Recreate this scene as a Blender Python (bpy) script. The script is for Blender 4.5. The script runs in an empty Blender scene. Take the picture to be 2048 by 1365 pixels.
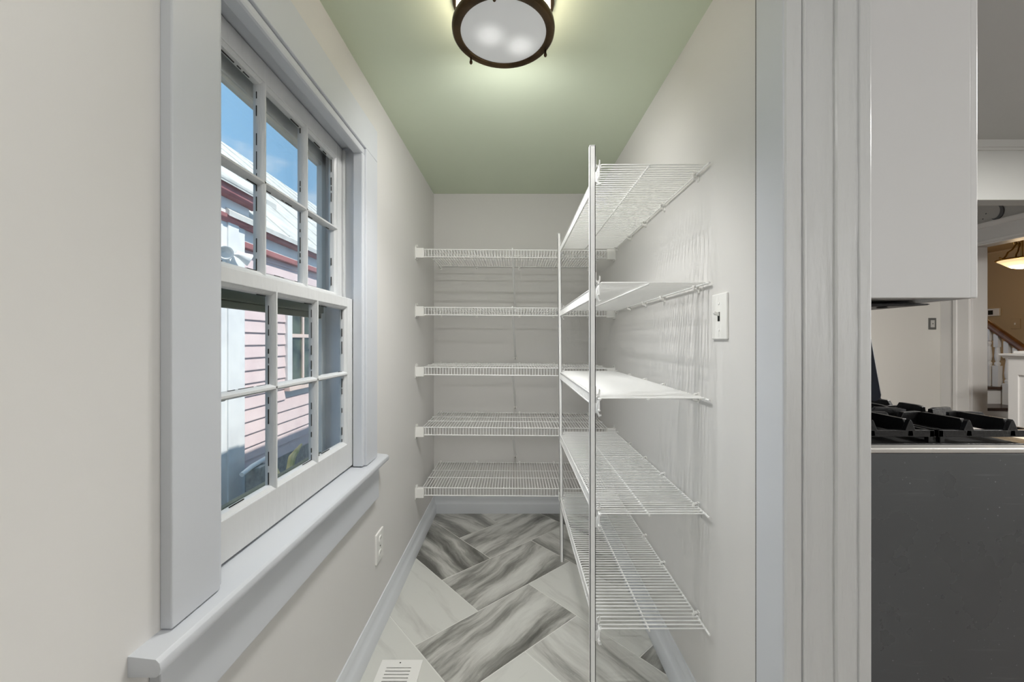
import bpy, math, random
from mathutils import Vector, Matrix
random.seed(7)
S = bpy.context.scene
C = S.collection

# ------------------------------------------------------------------ camera
F, VX, VY = 805.0, 1029.0, 683.0          # focal length and vanishing point in photo pixels (2048 x 1365)
H = 1.2                                    # camera height
cam_d = bpy.data.cameras.new('camera'); cam = bpy.data.objects.new('camera', cam_d); C.objects.link(cam)
cam.location = (0, 0, H); cam.rotation_euler = (math.pi/2, 0, 0)
cam_d.sensor_fit = 'HORIZONTAL'; cam_d.sensor_width = 36.0; cam_d.lens = 36.0*F/2048
cam_d.shift_x = -(VX-1024)/2048; cam_d.shift_y = (VY-682.5)/2048
cam_d.clip_start = 0.02; cam_d.clip_end = 200
S.camera = cam

# ------------------------------------------------------------------ sky, sun, lights, exposure
S.view_settings.view_transform = 'Standard'; S.view_settings.look = 'None'
S.view_settings.exposure = 0.0; S.view_settings.gamma = 1.0
S.view_settings.use_curve_mapping = False
S.cycles.max_bounces = 6; S.cycles.diffuse_bounces = 4; S.cycles.glossy_bounces = 2; S.cycles.transmission_bounces = 2
S.cycles.caustics_reflective = False; S.cycles.caustics_refractive = False; S.cycles.adaptive_threshold = .08; S.cycles.adaptive_min_samples = 16
W = bpy.data.worlds.new('sky'); S.world = W; W.use_nodes = True
nt = W.node_tree; nt.nodes.clear()
wo = nt.nodes.new('ShaderNodeOutputWorld'); bg = nt.nodes.new('ShaderNodeBackground')
tc = nt.nodes.new('ShaderNodeTexCoord'); mp = nt.nodes.new('ShaderNodeMapping')
mp.inputs['Scale'].default_value = (1, 1, 2.2)
nz = nt.nodes.new('ShaderNodeTexNoise'); nz.inputs['Scale'].default_value = 3.2; nz.inputs['Detail'].default_value = 7
nz.inputs['Roughness'].default_value = .55
rp = nt.nodes.new('ShaderNodeValToRGB')
rp.color_ramp.elements[0].position = .50; rp.color_ramp.elements[0].color = (.25, .49, .78, 1)
rp.color_ramp.elements[1].position = .72; rp.color_ramp.elements[1].color = (.80, .86, .93, 1)
nt.links.new(tc.outputs['Generated'], mp.inputs['Vector']); nt.links.new(mp.outputs['Vector'], nz.inputs['Vector'])
nt.links.new(nz.outputs['Fac'], rp.inputs['Fac']); nt.links.new(rp.outputs['Color'], bg.inputs['Color'])
bg.inputs['Strength'].default_value = 1.22
nt.links.new(bg.outputs['Background'], wo.inputs['Surface'])

def light(name, kind, loc, energy, color=(1, 1, 1), aim=None, size=None, size_y=None):
    d = bpy.data.lights.new(name, kind); d.energy = energy; d.color = color
    if kind == 'AREA':
        d.shape = 'RECTANGLE' if size_y else 'DISK'; d.size = size
        if size_y: d.size_y = size_y
    elif kind == 'POINT': d.shadow_soft_size = size or 0
    o = bpy.data.objects.new(name, d); C.objects.link(o); o.location = loc
    if aim is not None: o.rotation_euler = Vector(aim).to_track_quat('-Z', 'Y').to_euler()
    return o
sun = light('sun', 'SUN', (0, 0, 8), 5.0, (1, .965, .92), aim=(-1, .16, -1.37)); sun.data.angle = .009
# assumed daylight behind the camera, no window built; the side one is an added fill
light('kitchen_assumed_daylight', 'AREA', (2.3, -2.4, 1.55), 32, (1, 1, 1), aim=(-.12, 1, -.05), size=2.2, size_y=1.4)
light('kitchen_side_fill', 'AREA', (4.2, .1, 1.6), 20, (1, 1, 1), aim=(-1, .1, -.05), size=1.8, size_y=1.4)
# added unseen fill lights under the kitchen and passage ceilings
light('kitchen_ceiling_fill', 'AREA', (2.9, 1.3, 2.55), 84, (1, .975, .94), aim=(0, 0, -1), size=.6)
light('passage_ceiling_fill', 'AREA', (.0, -.10, 2.09), 4.2, (1, .99, .98), aim=(0, .25, -1), size=.5)
light('hall_lamp_glow', 'POINT', (5.78, 4.6, 1.98), 11, (1, .74, .45), size=.0)

# ------------------------------------------------------------------ materials
def lin(c):
    return tuple(((v/255)/12.92 if v/255 <= .04045 else ((v/255+.055)/1.055)**2.4) for v in c) + (1,)
def mat(name, rgb, rough=.5, metal=0, bump=None, spec=.5, var=None, emit=None, grain=None):
    m = bpy.data.materials.new(name); m.use_nodes = True; n = m.node_tree; b = n.nodes['Principled BSDF']
    b.inputs['Base Color'].default_value = lin(rgb); b.inputs['Roughness'].default_value = rough
    b.inputs['Metallic'].default_value = metal; b.inputs['Specular IOR Level'].default_value = spec
    t = n.nodes.new('ShaderNodeTexCoord')
    if var:                                    # (scale, colour 2, low, high)
        sc, c2, lo, hi = var
        z = n.nodes.new('ShaderNodeTexNoise'); z.inputs['Scale'].default_value = sc; z.inputs['Detail'].default_value = 5
        r = n.nodes.new('ShaderNodeMapRange'); r.inputs['From Min'].default_value = lo; r.inputs['From Max'].default_value = hi
        x = n.nodes.new('ShaderNodeMix'); x.data_type = 'RGBA'
        x.inputs['A'].default_value = lin(rgb); x.inputs['B'].default_value = lin(c2)
        src = t.outputs['Object']
        if grain:
            g = n.nodes.new('ShaderNodeMapping'); g.inputs['Scale'].default_value = grain
            n.links.new(src, g.inputs['Vector']); src = g.outputs['Vector']
        n.links.new(src, z.inputs['Vector']); n.links.new(z.outputs['Fac'], r.inputs['Value'])
        n.links.new(r.outputs['Result'], x.inputs['Factor']); n.links.new(x.outputs['Result'], b.inputs['Base Color'])
    if bump:                                   # (scale, strength, (stretch))
        z = n.nodes.new('ShaderNodeTexNoise'); z.inputs['Scale'].default_value = bump[0]; z.inputs['Detail'].default_value = 4
        q = n.nodes.new('ShaderNodeBump'); q.inputs['Strength'].default_value = bump[1]; q.inputs['Distance'].default_value = .004
        src = t.outputs['Object']
        if len(bump) > 2:
            g = n.nodes.new('ShaderNodeMapping'); g.inputs['Scale'].default_value = bump[2]
            n.links.new(src, g.inputs['Vector']); src = g.outputs['Vector']
        n.links.new(src, z.inputs['Vector']); n.links.new(z.outputs['Fac'], q.inputs['Height'])
        n.links.new(q.outputs['Normal'], b.inputs['Normal'])
    if emit:
        b.inputs['Emission Color'].default_value = lin(emit[0]); b.inputs['Emission Strength'].default_value = emit[1]
    return m
M = {}
M['wall'] = mat('wall_paint', (224, 222, 219), .75)
M['ceil'] = mat('sage_green_paint', (214, 224, 201), .6)
M['trim'] = mat('white_gloss_trim', (212, 215, 220), .38, bump=(22, .12, (1, 1, .35)))
M['old'] = mat('layered_old_white_paint', (218, 219, 219), .32, bump=(38, .9, (1, 1, .2)))
M['base'] = mat('white_baseboard_paint', (224, 227, 231), .4)
M['wire'] = mat('white_coated_wire', (246, 246, 244), .35)
M['plastic'] = mat('white_plastic', (244, 243, 239), .3)
M['steelscrew'] = mat('dull_screw_steel', (95, 95, 92), .4, 1)
M['dark'] = mat('dark_gap', (22, 22, 22), .8)
M['grout'] = mat('pale_grout', (232, 231, 226), .9)
M['bronze'] = mat('aged_bronze', (92, 74, 52), .34, .85, var=(14, (60, 46, 32), .4, .7))
M['drumglass'] = mat('warm_drum_glass', (214, 188, 140), .2, emit=((255, 240, 218), 7.0))
M['opal'] = mat('opal_diffuser', (205, 207, 208), .25, emit=((235, 235, 232), .28))
M['bulbglow'] = mat('opal_glow', (250, 250, 250), .3, emit=((255, 255, 250), .9))
M['storm'] = mat('storm_window_aluminium', (226, 227, 224), .5, 0)
M['stormdark'] = mat('storm_window_green', (96, 102, 88), .5)
M['putty'] = mat('cracked_dark_putty', (48, 46, 42), .9)
M['blacken'] = mat('range_black_enamel', (30, 32, 34), .22, spec=.6)
M['iron'] = mat('cast_iron', (26, 26, 27), .36, .3, bump=(120, .2))
M['steel'] = mat('brushed_steel', (208, 206, 201), .34, .45)
M['navy'] = mat('dark_glass_panel', (12, 22, 38), .12)
M['kwall'] = mat('kitchen_wall_paint', (214, 211, 204), .7)
M['kceil'] = mat('kitchen_ceiling_paint', (186, 187, 184), .7)
M['cab'] = mat('white_cabinet_paint', (222, 222, 222), .4)
M['hallwall'] = mat('tan_hall_paint', (196, 172, 134), .7)
M['wood'] = mat('dark_stained_wood', (72, 46, 26), .3, var=(9, (48, 29, 16), .35, .65), grain=(1, 8, 8))
M['rail'] = mat('varnished_handrail', (128, 80, 36), .25, var=(9, (92, 54, 24), .35, .65))
M['white'] = mat('stair_white_paint', (228, 226, 222), .45)
M['brass'] = mat('polished_brass', (206, 168, 96), .25, .9)
M['hallglass'] = mat('alabaster_bowl', (246, 228, 186), .3, emit=((255, 226, 170), .9))
M['greymetal'] = mat('grey_metal_plate', (116, 116, 112), .4, .6)
M['moon'] = mat('grey_relief_paint', (112, 112, 112), .6)
M['screen'] = mat('grey_lcd', (38, 36, 34), .2)
# outdoors
M['siding'] = mat('pale_pink_siding', (232, 212, 210), .7, bump=(30, .15, (1, .2, 1)), var=(3, (222, 200, 200), .4, .7))
M['houseWhite'] = mat('exterior_white_paint', (238, 238, 236), .65, var=(4, (222, 222, 222), .45, .75))
M['brick'] = mat('dusty_red_cornice', (176, 116, 116), .7, var=(6, (150, 92, 94), .4, .7))
M['roofing'] = mat('pale_roof_coating', (214, 213, 208), .8, var=(5, (188, 187, 182), .42, .72), bump=(9, .5))
M['pinkwood'] = mat('peach_window_sash', (240, 216, 204), .6)
M['dirt'] = mat('bare_soil', (150, 141, 128), .95, var=(5, (96, 90, 82), .4, .65), bump=(14, .8))
M['leaf'] = mat('dry_pale_leaf', (206, 192, 140), .7, var=(8, (150, 150, 90), .4, .7))
M['stone'] = mat('concrete_block', (176, 174, 168), .9, var=(20, (140, 138, 134), .4, .7))
M['reflectionglass'] = mat('painted_reflection_glass', (92, 104, 88), .15, var=(7, (52, 60, 52), .42, .62))  # garden reflection painted into the pane colour as mottled green
M['ownwall'] = mat('own_exterior_paint', (214, 214, 212), .8)

def glass(name, tint=(1, 1, 1, 1), gloss=1.0):
    m = bpy.data.materials.new(name); m.use_nodes = True; n = m.node_tree; n.nodes.clear()
    o = n.nodes.new('ShaderNodeOutputMaterial'); t = n.nodes.new('ShaderNodeBsdfTransparent'); g = n.nodes.new('ShaderNodeBsdfGlossy')
    fr = n.nodes.new('ShaderNodeMath'); fr.operation = 'POWER'; fr.inputs[1].default_value = 4.5; lw = n.nodes.new('ShaderNodeLayerWeight'); lw.inputs['Blend'].default_value = .5
    n.links.new(lw.outputs['Facing'], fr.inputs[0]); mx = n.nodes.new('ShaderNodeMixShader')
    z = n.nodes.new('ShaderNodeTexNoise'); z.inputs['Scale'].default_value = 9; q = n.nodes.new('ShaderNodeBump')
    q.inputs['Strength'].default_value = .12; q.inputs['Distance'].default_value = .004
    n.links.new(z.outputs['Fac'], q.inputs['Height']); n.links.new(q.outputs['Normal'], g.inputs['Normal'])
    g.inputs['Roughness'].default_value = .02; t.inputs['Color'].default_value = tint
    n.links.new(fr.outputs[0], mx.inputs['Fac']); n.links.new(t.outputs[0], mx.inputs[1]); n.links.new(g.outputs[0], mx.inputs[2])
    n.links.new(mx.outputs[0], o.inputs['Surface'])
    return m
M['glass'] = glass('old_window_glass', (.98, .985, .98, 1))

def marble():
    m = bpy.data.materials.new('veined_marble_tile'); m.use_nodes = True; n = m.node_tree; b = n.nodes['Principled BSDF']
    N = n.nodes.new; L = n.links.new
    tc = N('ShaderNodeTexCoord'); oi = N('ShaderNodeObjectInfo'); sp = N('ShaderNodeSeparateColor'); L(oi.outputs['Color'], sp.inputs['Color'])
    # per-tile print: red = print number, green = share of dark stone, blue = lean of the veins
    off = N('ShaderNodeCombineXYZ')
    for i, k in ((0, 37.0), (1, 91.0), (2, 13.0)):
        mm = N('ShaderNodeMath'); mm.operation = 'MULTIPLY'; mm.inputs[1].default_value = k
        L(sp.outputs['Red'], mm.inputs[0]); L(mm.outputs[0], off.inputs[i])
    ang = N('ShaderNodeMapRange'); ang.inputs['To Min'].default_value = -.5; ang.inputs['To Max'].default_value = .5
    L(sp.outputs['Blue'], ang.inputs['Value'])
    rot = N('ShaderNodeVectorRotate'); rot.rotation_type = 'Z_AXIS'; L(tc.outputs['Object'], rot.inputs['Vector']); L(ang.outputs['Result'], rot.inputs['Angle'])
    # gentle warp
    w = N('ShaderNodeTexNoise'); w.inputs['Scale'].default_value = 3.0; w.inputs['Detail'].default_value = 2
    ad0 = N('ShaderNodeVectorMath'); L(rot.outputs['Vector'], ad0.inputs[0]); L(off.outputs[0], ad0.inputs[1]); L(ad0.outputs[0], w.inputs['Vector'])
    ws = N('ShaderNodeVectorMath'); ws.operation = 'SCALE'; ws.inputs['Scale'].default_value = .10; L(w.outputs['Color'], ws.inputs[0])
    ad1 = N('ShaderNodeVectorMath'); L(rot.outputs['Vector'], ad1.inputs[0]); L(ws.outputs[0], ad1.inputs[1])
    mp = N('ShaderNodeMapping'); mp.inputs['Scale'].default_value = (1.1, 7.5, 1); L(ad1.outputs[0], mp.inputs['Vector'])
    ad = N('ShaderNodeVectorMath'); L(mp.outputs[0], ad.inputs[0]); L(off.outputs[0], ad.inputs[1])
    v = N('ShaderNodeTexNoise'); v.inputs['Scale'].default_value = 1.5; v.inputs['Detail'].default_value = 8; v.inputs['Roughness'].default_value = .62; v.inputs['Distortion'].default_value = .25
    L(ad.outputs[0], v.inputs['Vector'])
    lo = N('ShaderNodeMapRange'); lo.inputs['To Min'].default_value = .22; lo.inputs['To Max'].default_value = .66; L(sp.outputs['Green'], lo.inputs['Value'])
    sub = N('ShaderNodeMath'); sub.operation = 'SUBTRACT'; L(v.outputs['Fac'], sub.inputs[0]); L(lo.outputs['Result'], sub.inputs[1])
    mr = N('ShaderNodeMapRange'); mr.inputs['From Min'].default_value = -.16; mr.inputs['From Max'].default_value = .19; L(sub.outputs[0], mr.inputs['Value'])
    rp = N('ShaderNodeValToRGB'); e = rp.color_ramp.elements
    e[0].position = 0; e[0].color = lin((98, 97, 92)); e[1].position = 1; e[1].color = lin((217, 217, 211))
    a = e.new(.35); a.color = lin((150, 149, 143)); a = e.new(.62); a.color = lin((198, 197, 191))
    L(mr.outputs['Result'], rp.inputs['Fac'])
    # fine speckle of quartz in the dark stone
    s = N('ShaderNodeTexNoise'); s.inputs['Scale'].default_value = 85; s.inputs['Detail'].default_value = 2; L(ad0.outputs[0], s.inputs['Vector'])
    sr = N('ShaderNodeMapRange'); sr.inputs['From Min'].default_value = .66; sr.inputs['From Max'].default_value = .76; sr.inputs['To Max'].default_value = .35; L(s.outputs['Fac'], sr.inputs['Value'])
    mx = N('ShaderNodeMix'); mx.data_type = 'RGBA'; mx.inputs['B'].default_value = lin((206, 205, 200)); L(rp.outputs['Color'], mx.inputs['A']); L(sr.outputs['Result'], mx.inputs['Factor'])
    L(mx.outputs['Result'], b.inputs['Base Color']); b.inputs['Roughness'].default_value = .32
    return m
M['marble'] = marble()

def bulbs():
    m = M['opal']; n = m.node_tree; b = n.nodes['Principled BSDF']; N = n.nodes.new; L = n.links.new
    tc = N('ShaderNodeTexCoord'); tot = None
    for c in ((-.071, 1.169, 2.09), (.017, 1.212, 2.09)):          # the two bulbs behind the opal glass
        d = N('ShaderNodeVectorMath'); d.operation = 'DISTANCE'; L(tc.outputs['Object'], d.inputs[0]); d.inputs[1].default_value = c
        q = N('ShaderNodeMapRange'); q.interpolation_type = 'SMOOTHSTEP'; q.inputs['From Min'].default_value = .065; q.inputs['From Max'].default_value = .0; q.inputs['To Max'].default_value = .42
        L(d.outputs['Value'], q.inputs['Value'])
        a = N('ShaderNodeMath'); L(q.outputs['Result'], a.inputs[0])
        if tot is None: a.inputs[1].default_value = .22
        else: L(tot.outputs[0], a.inputs[1])
        tot = a
    L(tot.outputs[0], b.inputs['Emission Strength'])
bulbs()

def scuffed():
    m = M['blacken']; n = m.node_tree; b = n.nodes['Principled BSDF']; N = n.nodes.new; L = n.links.new
    tc = N('ShaderNodeTexCoord')
    s = N('ShaderNodeTexVoronoi'); s.inputs['Scale'].default_value = 55; L(tc.outputs['Object'], s.inputs['Vector'])
    r = N('ShaderNodeMapRange'); r.inputs['From Min'].default_value = .12; r.inputs['From Max'].default_value = .05; L(s.outputs['Distance'], r.inputs['Value'])
    z = N('ShaderNodeTexNoise'); z.inputs['Scale'].default_value = 6; z.inputs['Detail'].default_value = 6; L(tc.outputs['Object'], z.inputs['Vector'])
    r2 = N('ShaderNodeMapRange'); r2.inputs['From Min'].default_value = .46; r2.inputs['From Max'].default_value = .72; L(z.outputs['Fac'], r2.inputs['Value'])
    mu = N('ShaderNodeMath'); mu.operation = 'MULTIPLY'; L(r.outputs['Result'], mu.inputs[0]); L(r2.outputs['Result'], mu.inputs[1])
    # wiped smears
    mp = N('ShaderNodeMapping'); mp.inputs['Rotation'].default_value = (0, .6, 0); mp.inputs['Scale'].default_value = (3, 3, 40); L(tc.outputs['Object'], mp.inputs['Vector'])
    z2 = N('ShaderNodeTexNoise'); z2.inputs['Scale'].default_value = 2; z2.inputs['Detail'].default_value = 5; L(mp.outputs[0], z2.inputs['Vector'])
    r3 = N('ShaderNodeMapRange'); r3.inputs['From Min'].default_value = .60; r3.inputs['From Max'].default_value = .85; r3.inputs['To Max'].default_value = .35; L(z2.outputs['Fac'], r3.inputs['Value'])
    m2 = N('ShaderNodeMath'); m2.operation = 'MULTIPLY'; L(r3.outputs['Result'], m2.inputs[0]); L(r2.outputs['Result'], m2.inputs[1])
    mxm = N('ShaderNodeMath'); mxm.operation = 'MAXIMUM'; L(mu.outputs[0], mxm.inputs[0]); L(m2.outputs[0], mxm.inputs[1])
    x = N('ShaderNodeMix'); x.data_type = 'RGBA'; x.inputs['A'].default_value = lin((92, 95, 97)); x.inputs['B'].default_value = lin((176, 180, 180))
    L(mxm.outputs[0], x.inputs['Factor']); L(x.outputs['Result'], b.inputs['Base Color'])
    rr = N('ShaderNodeMapRange'); rr.inputs['To Min'].default_value = .16; rr.inputs['To Max'].default_value = .42; L(z.outputs['Fac'], rr.inputs['Value'])
    L(rr.outputs['Result'], b.inputs['Roughness'])
scuffed()

# ------------------------------------------------------------------ geometry helpers
class MB:
    def __init__(s): s.v = []; s.f = []
    def add(s, vs, fs):
        o = len(s.v); s.v += [tuple(p) for p in vs]; s.f += [tuple(o+i for i in f) for f in fs]; return s
    def box(s, x0, x1, y0, y1, z0, z1):
        return s.add([(x0,y0,z0),(x1,y0,z0),(x1,y1,z0),(x0,y1,z0),(x0,y0,z1),(x1,y0,z1),(x1,y1,z1),(x0,y1,z1)],
                     [(0,3,2,1),(4,5,6,7),(0,1,5,4),(1,2,6,5),(2,3,7,6),(3,0,4,7)])
    def prism(s, poly, axis, a, b):
        """poly: points in the plane across axis ('x': (y,z), 'y': (x,z), 'z': (x,y)), extruded from a to b."""
        n = len(poly)
        if axis == 'x': P = lambda p, t: (t, p[0], p[1])
        elif axis == 'y': P = lambda p, t: (p[0], t, p[1])
        else: P = lambda p, t: (p[0], p[1], t)
        vs = [P(p, a) for p in poly] + [P(p, b) for p in poly]
        fs = [tuple(range(n))[::-1], tuple(range(n, 2*n))] + [(i, (i+1) % n, n+(i+1) % n, n+i) for i in range(n)]
        return s.add(vs, fs)
    def tube(s, pts, r, n=6, caps=True):
        pts = [Vector(p) for p in pts]; rings = []
        for i, p in enumerate(pts):
            d = (pts[min(i+1, len(pts)-1)] - pts[max(i-1, 0)]).normalized()
            up = Vector((0, 0, 1)) if abs(d.z) < .9 else Vector((1, 0, 0))
            if len(pts) > 2 and abs(d.z) > .5 and abs(d.y) < .3: up = Vector((0, 1, 0))
            a = d.cross(up).normalized(); b = d.cross(a)
            rr = r[i] if isinstance(r, (list, tuple)) else r
            rings.append([p + a*math.cos(2*math.pi*k/n)*rr + b*math.sin(2*math.pi*k/n)*rr for k in range(n)])
        # keep rings from twisting
        for i in range(1, len(rings)):
            best = min(range(n), key=lambda q: (rings[i][q]-rings[i-1][0] - (pts[i]-pts[i-1])).length)
            rings[i] = rings[i][best:] + rings[i][:best]
            if n > 2 and (rings[i][1]-rings[i-1][1]-(pts[i]-pts[i-1])).length > (rings[i][-1]-rings[i-1][1]-(pts[i]-pts[i-1])).length:
                rings[i] = [rings[i][0]] + rings[i][:0:-1]
        vs = [v for rg in rings for v in rg]; fs = []
        for i in range(len(pts)-1):
            for k in range(n): fs.append((i*n+k, i*n+(k+1) % n, (i+1)*n+(k+1) % n, (i+1)*n+k))
        if caps: fs += [tuple(range(n))[::-1], tuple((len(pts)-1)*n+k for k in range(n))]
        return s.add(vs, fs)
    def lathe(s, prof, c, n=24, ax='z'):
        vs = []; fs = []
        for (r, z) in prof:
            for k in range(n):
                a = 2*math.pi*k/n; x, y = r*math.cos(a), r*math.sin(a)
                vs.append((c[0]+x, c[1]+y, c[2]+z) if ax == 'z' else ((c[0]+z, c[1]+x, c[2]+y) if ax == 'x' else (c[0]+x, c[1]+z, c[2]+y)))
        for i in range(len(prof)-1):
            for k in range(n): fs.append((i*n+k, i*n+(k+1) % n, (i+1)*n+(k+1) % n, (i+1)*n+k))
        return s.add(vs, fs)
    def mesh(s, name, m, smooth=False, bevel=0):
        me = bpy.data.meshes.new(name); me.from_pydata(s.v, [], s.f); me.validate()
        import bmesh
        b = bmesh.new(); b.from_mesh(me)
        bmesh.ops.recalc_face_normals(b, faces=b.faces)
        if bevel:
            es = [e for e in b.edges if len(e.link_faces) == 2 and e.calc_face_angle(0) > .5]
            bmesh.ops.bevel(b, geom=es, offset=bevel, segments=2, profile=.5, affect='EDGES', clamp_overlap=True)
        if smooth:
            for f in b.faces: f.smooth = True
            for e in b.edges:
                if len(e.link_faces) == 2 and e.calc_face_angle(0) > .7: e.smooth = False
        b.to_mesh(me); b.free()
        me.materials.append(M[m] if isinstance(m, str) else m)
        return me
    def build(s, name, m, parent=None, smooth=False, bevel=0, kind=None, label=None):
        return put(name, s.mesh(name, m, smooth, bevel), parent, kind, label)

def put(name, me, parent=None, kind=None, label=None, loc=None, rot=None):
    o = bpy.data.objects.new(name, me); C.objects.link(o)
    if loc is not None: o.location = loc
    if rot is not None: o.rotation_euler = rot
    if parent is not None:
        o.parent = parent
        if parent.type == 'EMPTY': o.matrix_parent_inverse = Matrix.Translation(parent.location).inverted()
    if kind: o['kind'] = kind
    if label: o['label'] = label
    return o
def thing(name, label, cat, loc, group=None, kind=None):
    o = bpy.data.objects.new(name, None); C.objects.link(o); o.location = loc; o.empty_display_size = .1
    if label: o['label'] = label
    if cat: o['category'] = cat
    if group: o['group'] = group
    if kind: o['kind'] = kind
    return o
def box(name, b, m, parent=None, bevel=0, kind=None, label=None):
    return MB().box(*b).build(name, m, parent, False, bevel, kind, label)
def structure(o, label):
    o['kind'] = 'structure'; o['label'] = label; return o
def px(x, y, Y): return Vector(((x-VX)*Y/F, Y, H-(y-VY)*Y/F))

# ------------------------------------------------------------------ pantry shell
XL, XR, YB = -.565, .575, 2.82            # left wall, right wall, back wall
WO = -.72                                 # outer face of the left wall
WY0, WY1, WZ0, WZ1 = .7475, 1.485, .735, 1.91    # window opening
REAR = -1.3
floor = box('floor', (-.72, .80, REAR, YB+.05, -.12, -.0012), 'grout', kind='structure'); floor['label'] = 'pale grout bed under the marble tile floor'
wl = MB()
wl.box(WO, XL, REAR, WY0-.012, -.1, 2.5); wl.box(WO, XL, WY1+.012, YB+.15, -.1, 2.5)
wl.box(WO, XL, WY0-.012, WY1+.012, -.1, WZ0-.02); wl.box(WO, XL, WY0-.012, WY1+.012, WZ1+.012, 2.5)
structure(wl.build('wall_left', 'wall'), 'off-white painted wall holding the sash window')
structure(box('wall_back', (XL, XR+.15, YB, YB+.15, -.1, 2.5), 'wall'), 'off-white painted end wall behind the wire shelves')
DY = .835                                 # doorway jamb in the right wall
wr = MB(); wr.box(XR, .715, DY+.012, YB, -.1, 2.6); wr.box(XR, .715, -2.5, -.12, -.1, 2.6); wr.box(XR, .715, -.12, DY+.012, 2.06, 2.6)
structure(wr.build('wall_right', 'wall'), 'off-white painted wall between pantry and kitchen')
structure(box('wall_rear', (WO, XR, REAR-.15, REAR, -.1, 2.5), 'wall'), 'plain off-white wall closing the passage')
def cz(y): return 2.19 + (y-1.17)*.027
ce = MB().add([(XL-.02, REAR, cz(REAR)), (XR+.02, REAR, cz(REAR)), (XR+.02, YB+.02, cz(YB)), (XL-.02, YB+.02, cz(YB)),
               (XL-.02, REAR, cz(REAR)+.1), (XR+.02, REAR, cz(REAR)+.1), (XR+.02, YB+.02, cz(YB)+.1), (XL-.02, YB+.02, cz(YB)+.1)],
              [(0,3,2,1),(4,5,6,7),(0,1,5,4),(1,2,6,5),(2,3,7,6),(3,0,4,7)])
structure(ce.build('ceiling', 'ceil'), 'sage green painted pantry ceiling')

# floor tiles: 12 x 24 inch herringbone, each tile cut to the room
def clip(poly, axis, lim, keep_less):
    out = []
    for i in range(len(poly)):
        a, b = poly[i], poly[(i+1) % len(poly)]
        ia = (a[axis] <= lim) if keep_less else (a[axis] >= lim); ib = (b[axis] <= lim) if keep_less else (b[axis] >= lim)
        if ia: out.append(a)
        if ia != ib:
            t = (lim-a[axis])/(b[axis]-a[axis]); out.append((a[0]+t*(b[0]-a[0]), a[1]+t*(b[1]-a[1])))
    return out
TA = math.radians(41.2); TW = .308; D0 = (-.394, 1.586)
def uv(u, n): return (D0[0]+TW*(u*math.cos(TA)-n*math.sin(TA)), D0[1]+TW*(u*math.sin(TA)+n*math.cos(TA)))
g = .0042/TW
tiles = []
for k in range(-9, 10):
    for j in range(-4, 5):
        su, sn = k+2*j, k-2*j
        tiles.append((su+g/2, su+2-g/2, sn-1+g/2, sn-g/2, 0, (k, j)))
        tiles.append((su+g/2, su+1-g/2, sn+g/2, sn+2-g/2, 1, (k, j)))
look = {(0, 0, 0): (.134, .62, .30), (1, 0, 0): (.136, .66, .28), (0, 0, 1): (.52, .10, .55), (1, 0, 1): (.31, .80, .62), (2, 0, 0): (.77, .52, .35),
        (0, 1, 1): (.21, .22, .60), (-1, 1, 1): (.23, .42, .62), (-1, 0, 1): (.57, .10, .5), (-1, 0, 0): (.41, .08, .4), (2, 1, 1): (.31, .70, .6), (1, 1, 1): (.24, .5, .45)}
for (u0, u1, n0, n1, typ, (k, j)) in tiles:
    poly = [uv(u0, n0), uv(u1, n0), uv(u1, n1), uv(u0, n1)]
    for ax, lim, less in ((0, XL+.001, False), (0, .715, True), (1, -.9, False), (1, YB-.001, True)):
        if len(poly) >= 3: poly = clip(poly, ax, lim, less)
    if len(poly) < 3: continue
    ar = abs(sum(poly[i][0]*poly[(i+1) % len(poly)][1]-poly[(i+1) % len(poly)][0]*poly[i][1] for i in range(len(poly))))/2
    if ar < .0004: continue
    cu, cn = (u0+u1)/2, (n0+n1)/2; c = uv(cu, cn); ang = TA + (math.pi/2 if typ else 0)
    loc = [((p[0]-c[0])*math.cos(-ang)-(p[1]-c[1])*math.sin(-ang), (p[0]-c[0])*math.sin(-ang)+(p[1]-c[1])*math.cos(-ang)) for p in poly]
    me = MB().prism(loc, 'z', -.008, .0).mesh('tile', 'marble', bevel=.0008)
    t = put('tile', me, floor, loc=(c[0], c[1], 0), rot=(0, 0, ang))
    r = look.get((k, j, typ)) or (random.random(), random.choice((.1, .3, .55, .7)), random.uniform(.3, .65))
    t.color = (r[0], r[1], r[2], 1)

# baseboards
prof = [(0, 0), (.022, 0), (.022, .062), (.0185, .068), (.013, .080), (.0105, .094), (.0105, .104), (.0075, .112), (.006, .122), (0, .122)]
b = MB().prism([(XL-.001+p[0], p[1]) for p in prof], 'y', REAR, YB).build('baseboard_left', 'base', smooth=True); structure(b, 'white moulded baseboard under the window wall')
b = MB().prism([(YB+.001-p[0], p[1]) for p in prof], 'x', XL+.004, XR-.004).build('baseboard_back', 'base', smooth=True); structure(b, 'white moulded baseboard along the end wall')
b = MB().prism([(XR+.001-p[0]*1.35, p[1]) for p in prof], 'y', .93, YB).build('baseboard_right', 'base', smooth=True); structure(b, 'white moulded baseboard under the wall-mounted wire shelves')

# ------------------------------------------------------------------ window
win = thing('window_1', 'white six-over-six double hung sash window with chipped paint', None, (XL, 1.12, .74), kind='structure')
CX = -.546                                # face of the casing
def board(name, b, m='trim', bevel=.0025): return box(name, b, m, win, bevel)
board('casing_board', (XL-.001, CX, .6415, WY0, .74, 1.912)); board('casing_board', (XL-.001, CX, WY1, 1.604, .74, 1.912))
board('casing_board', (XL-.001, CX, .6415, 1.604, 1.912, 2.034))
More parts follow.
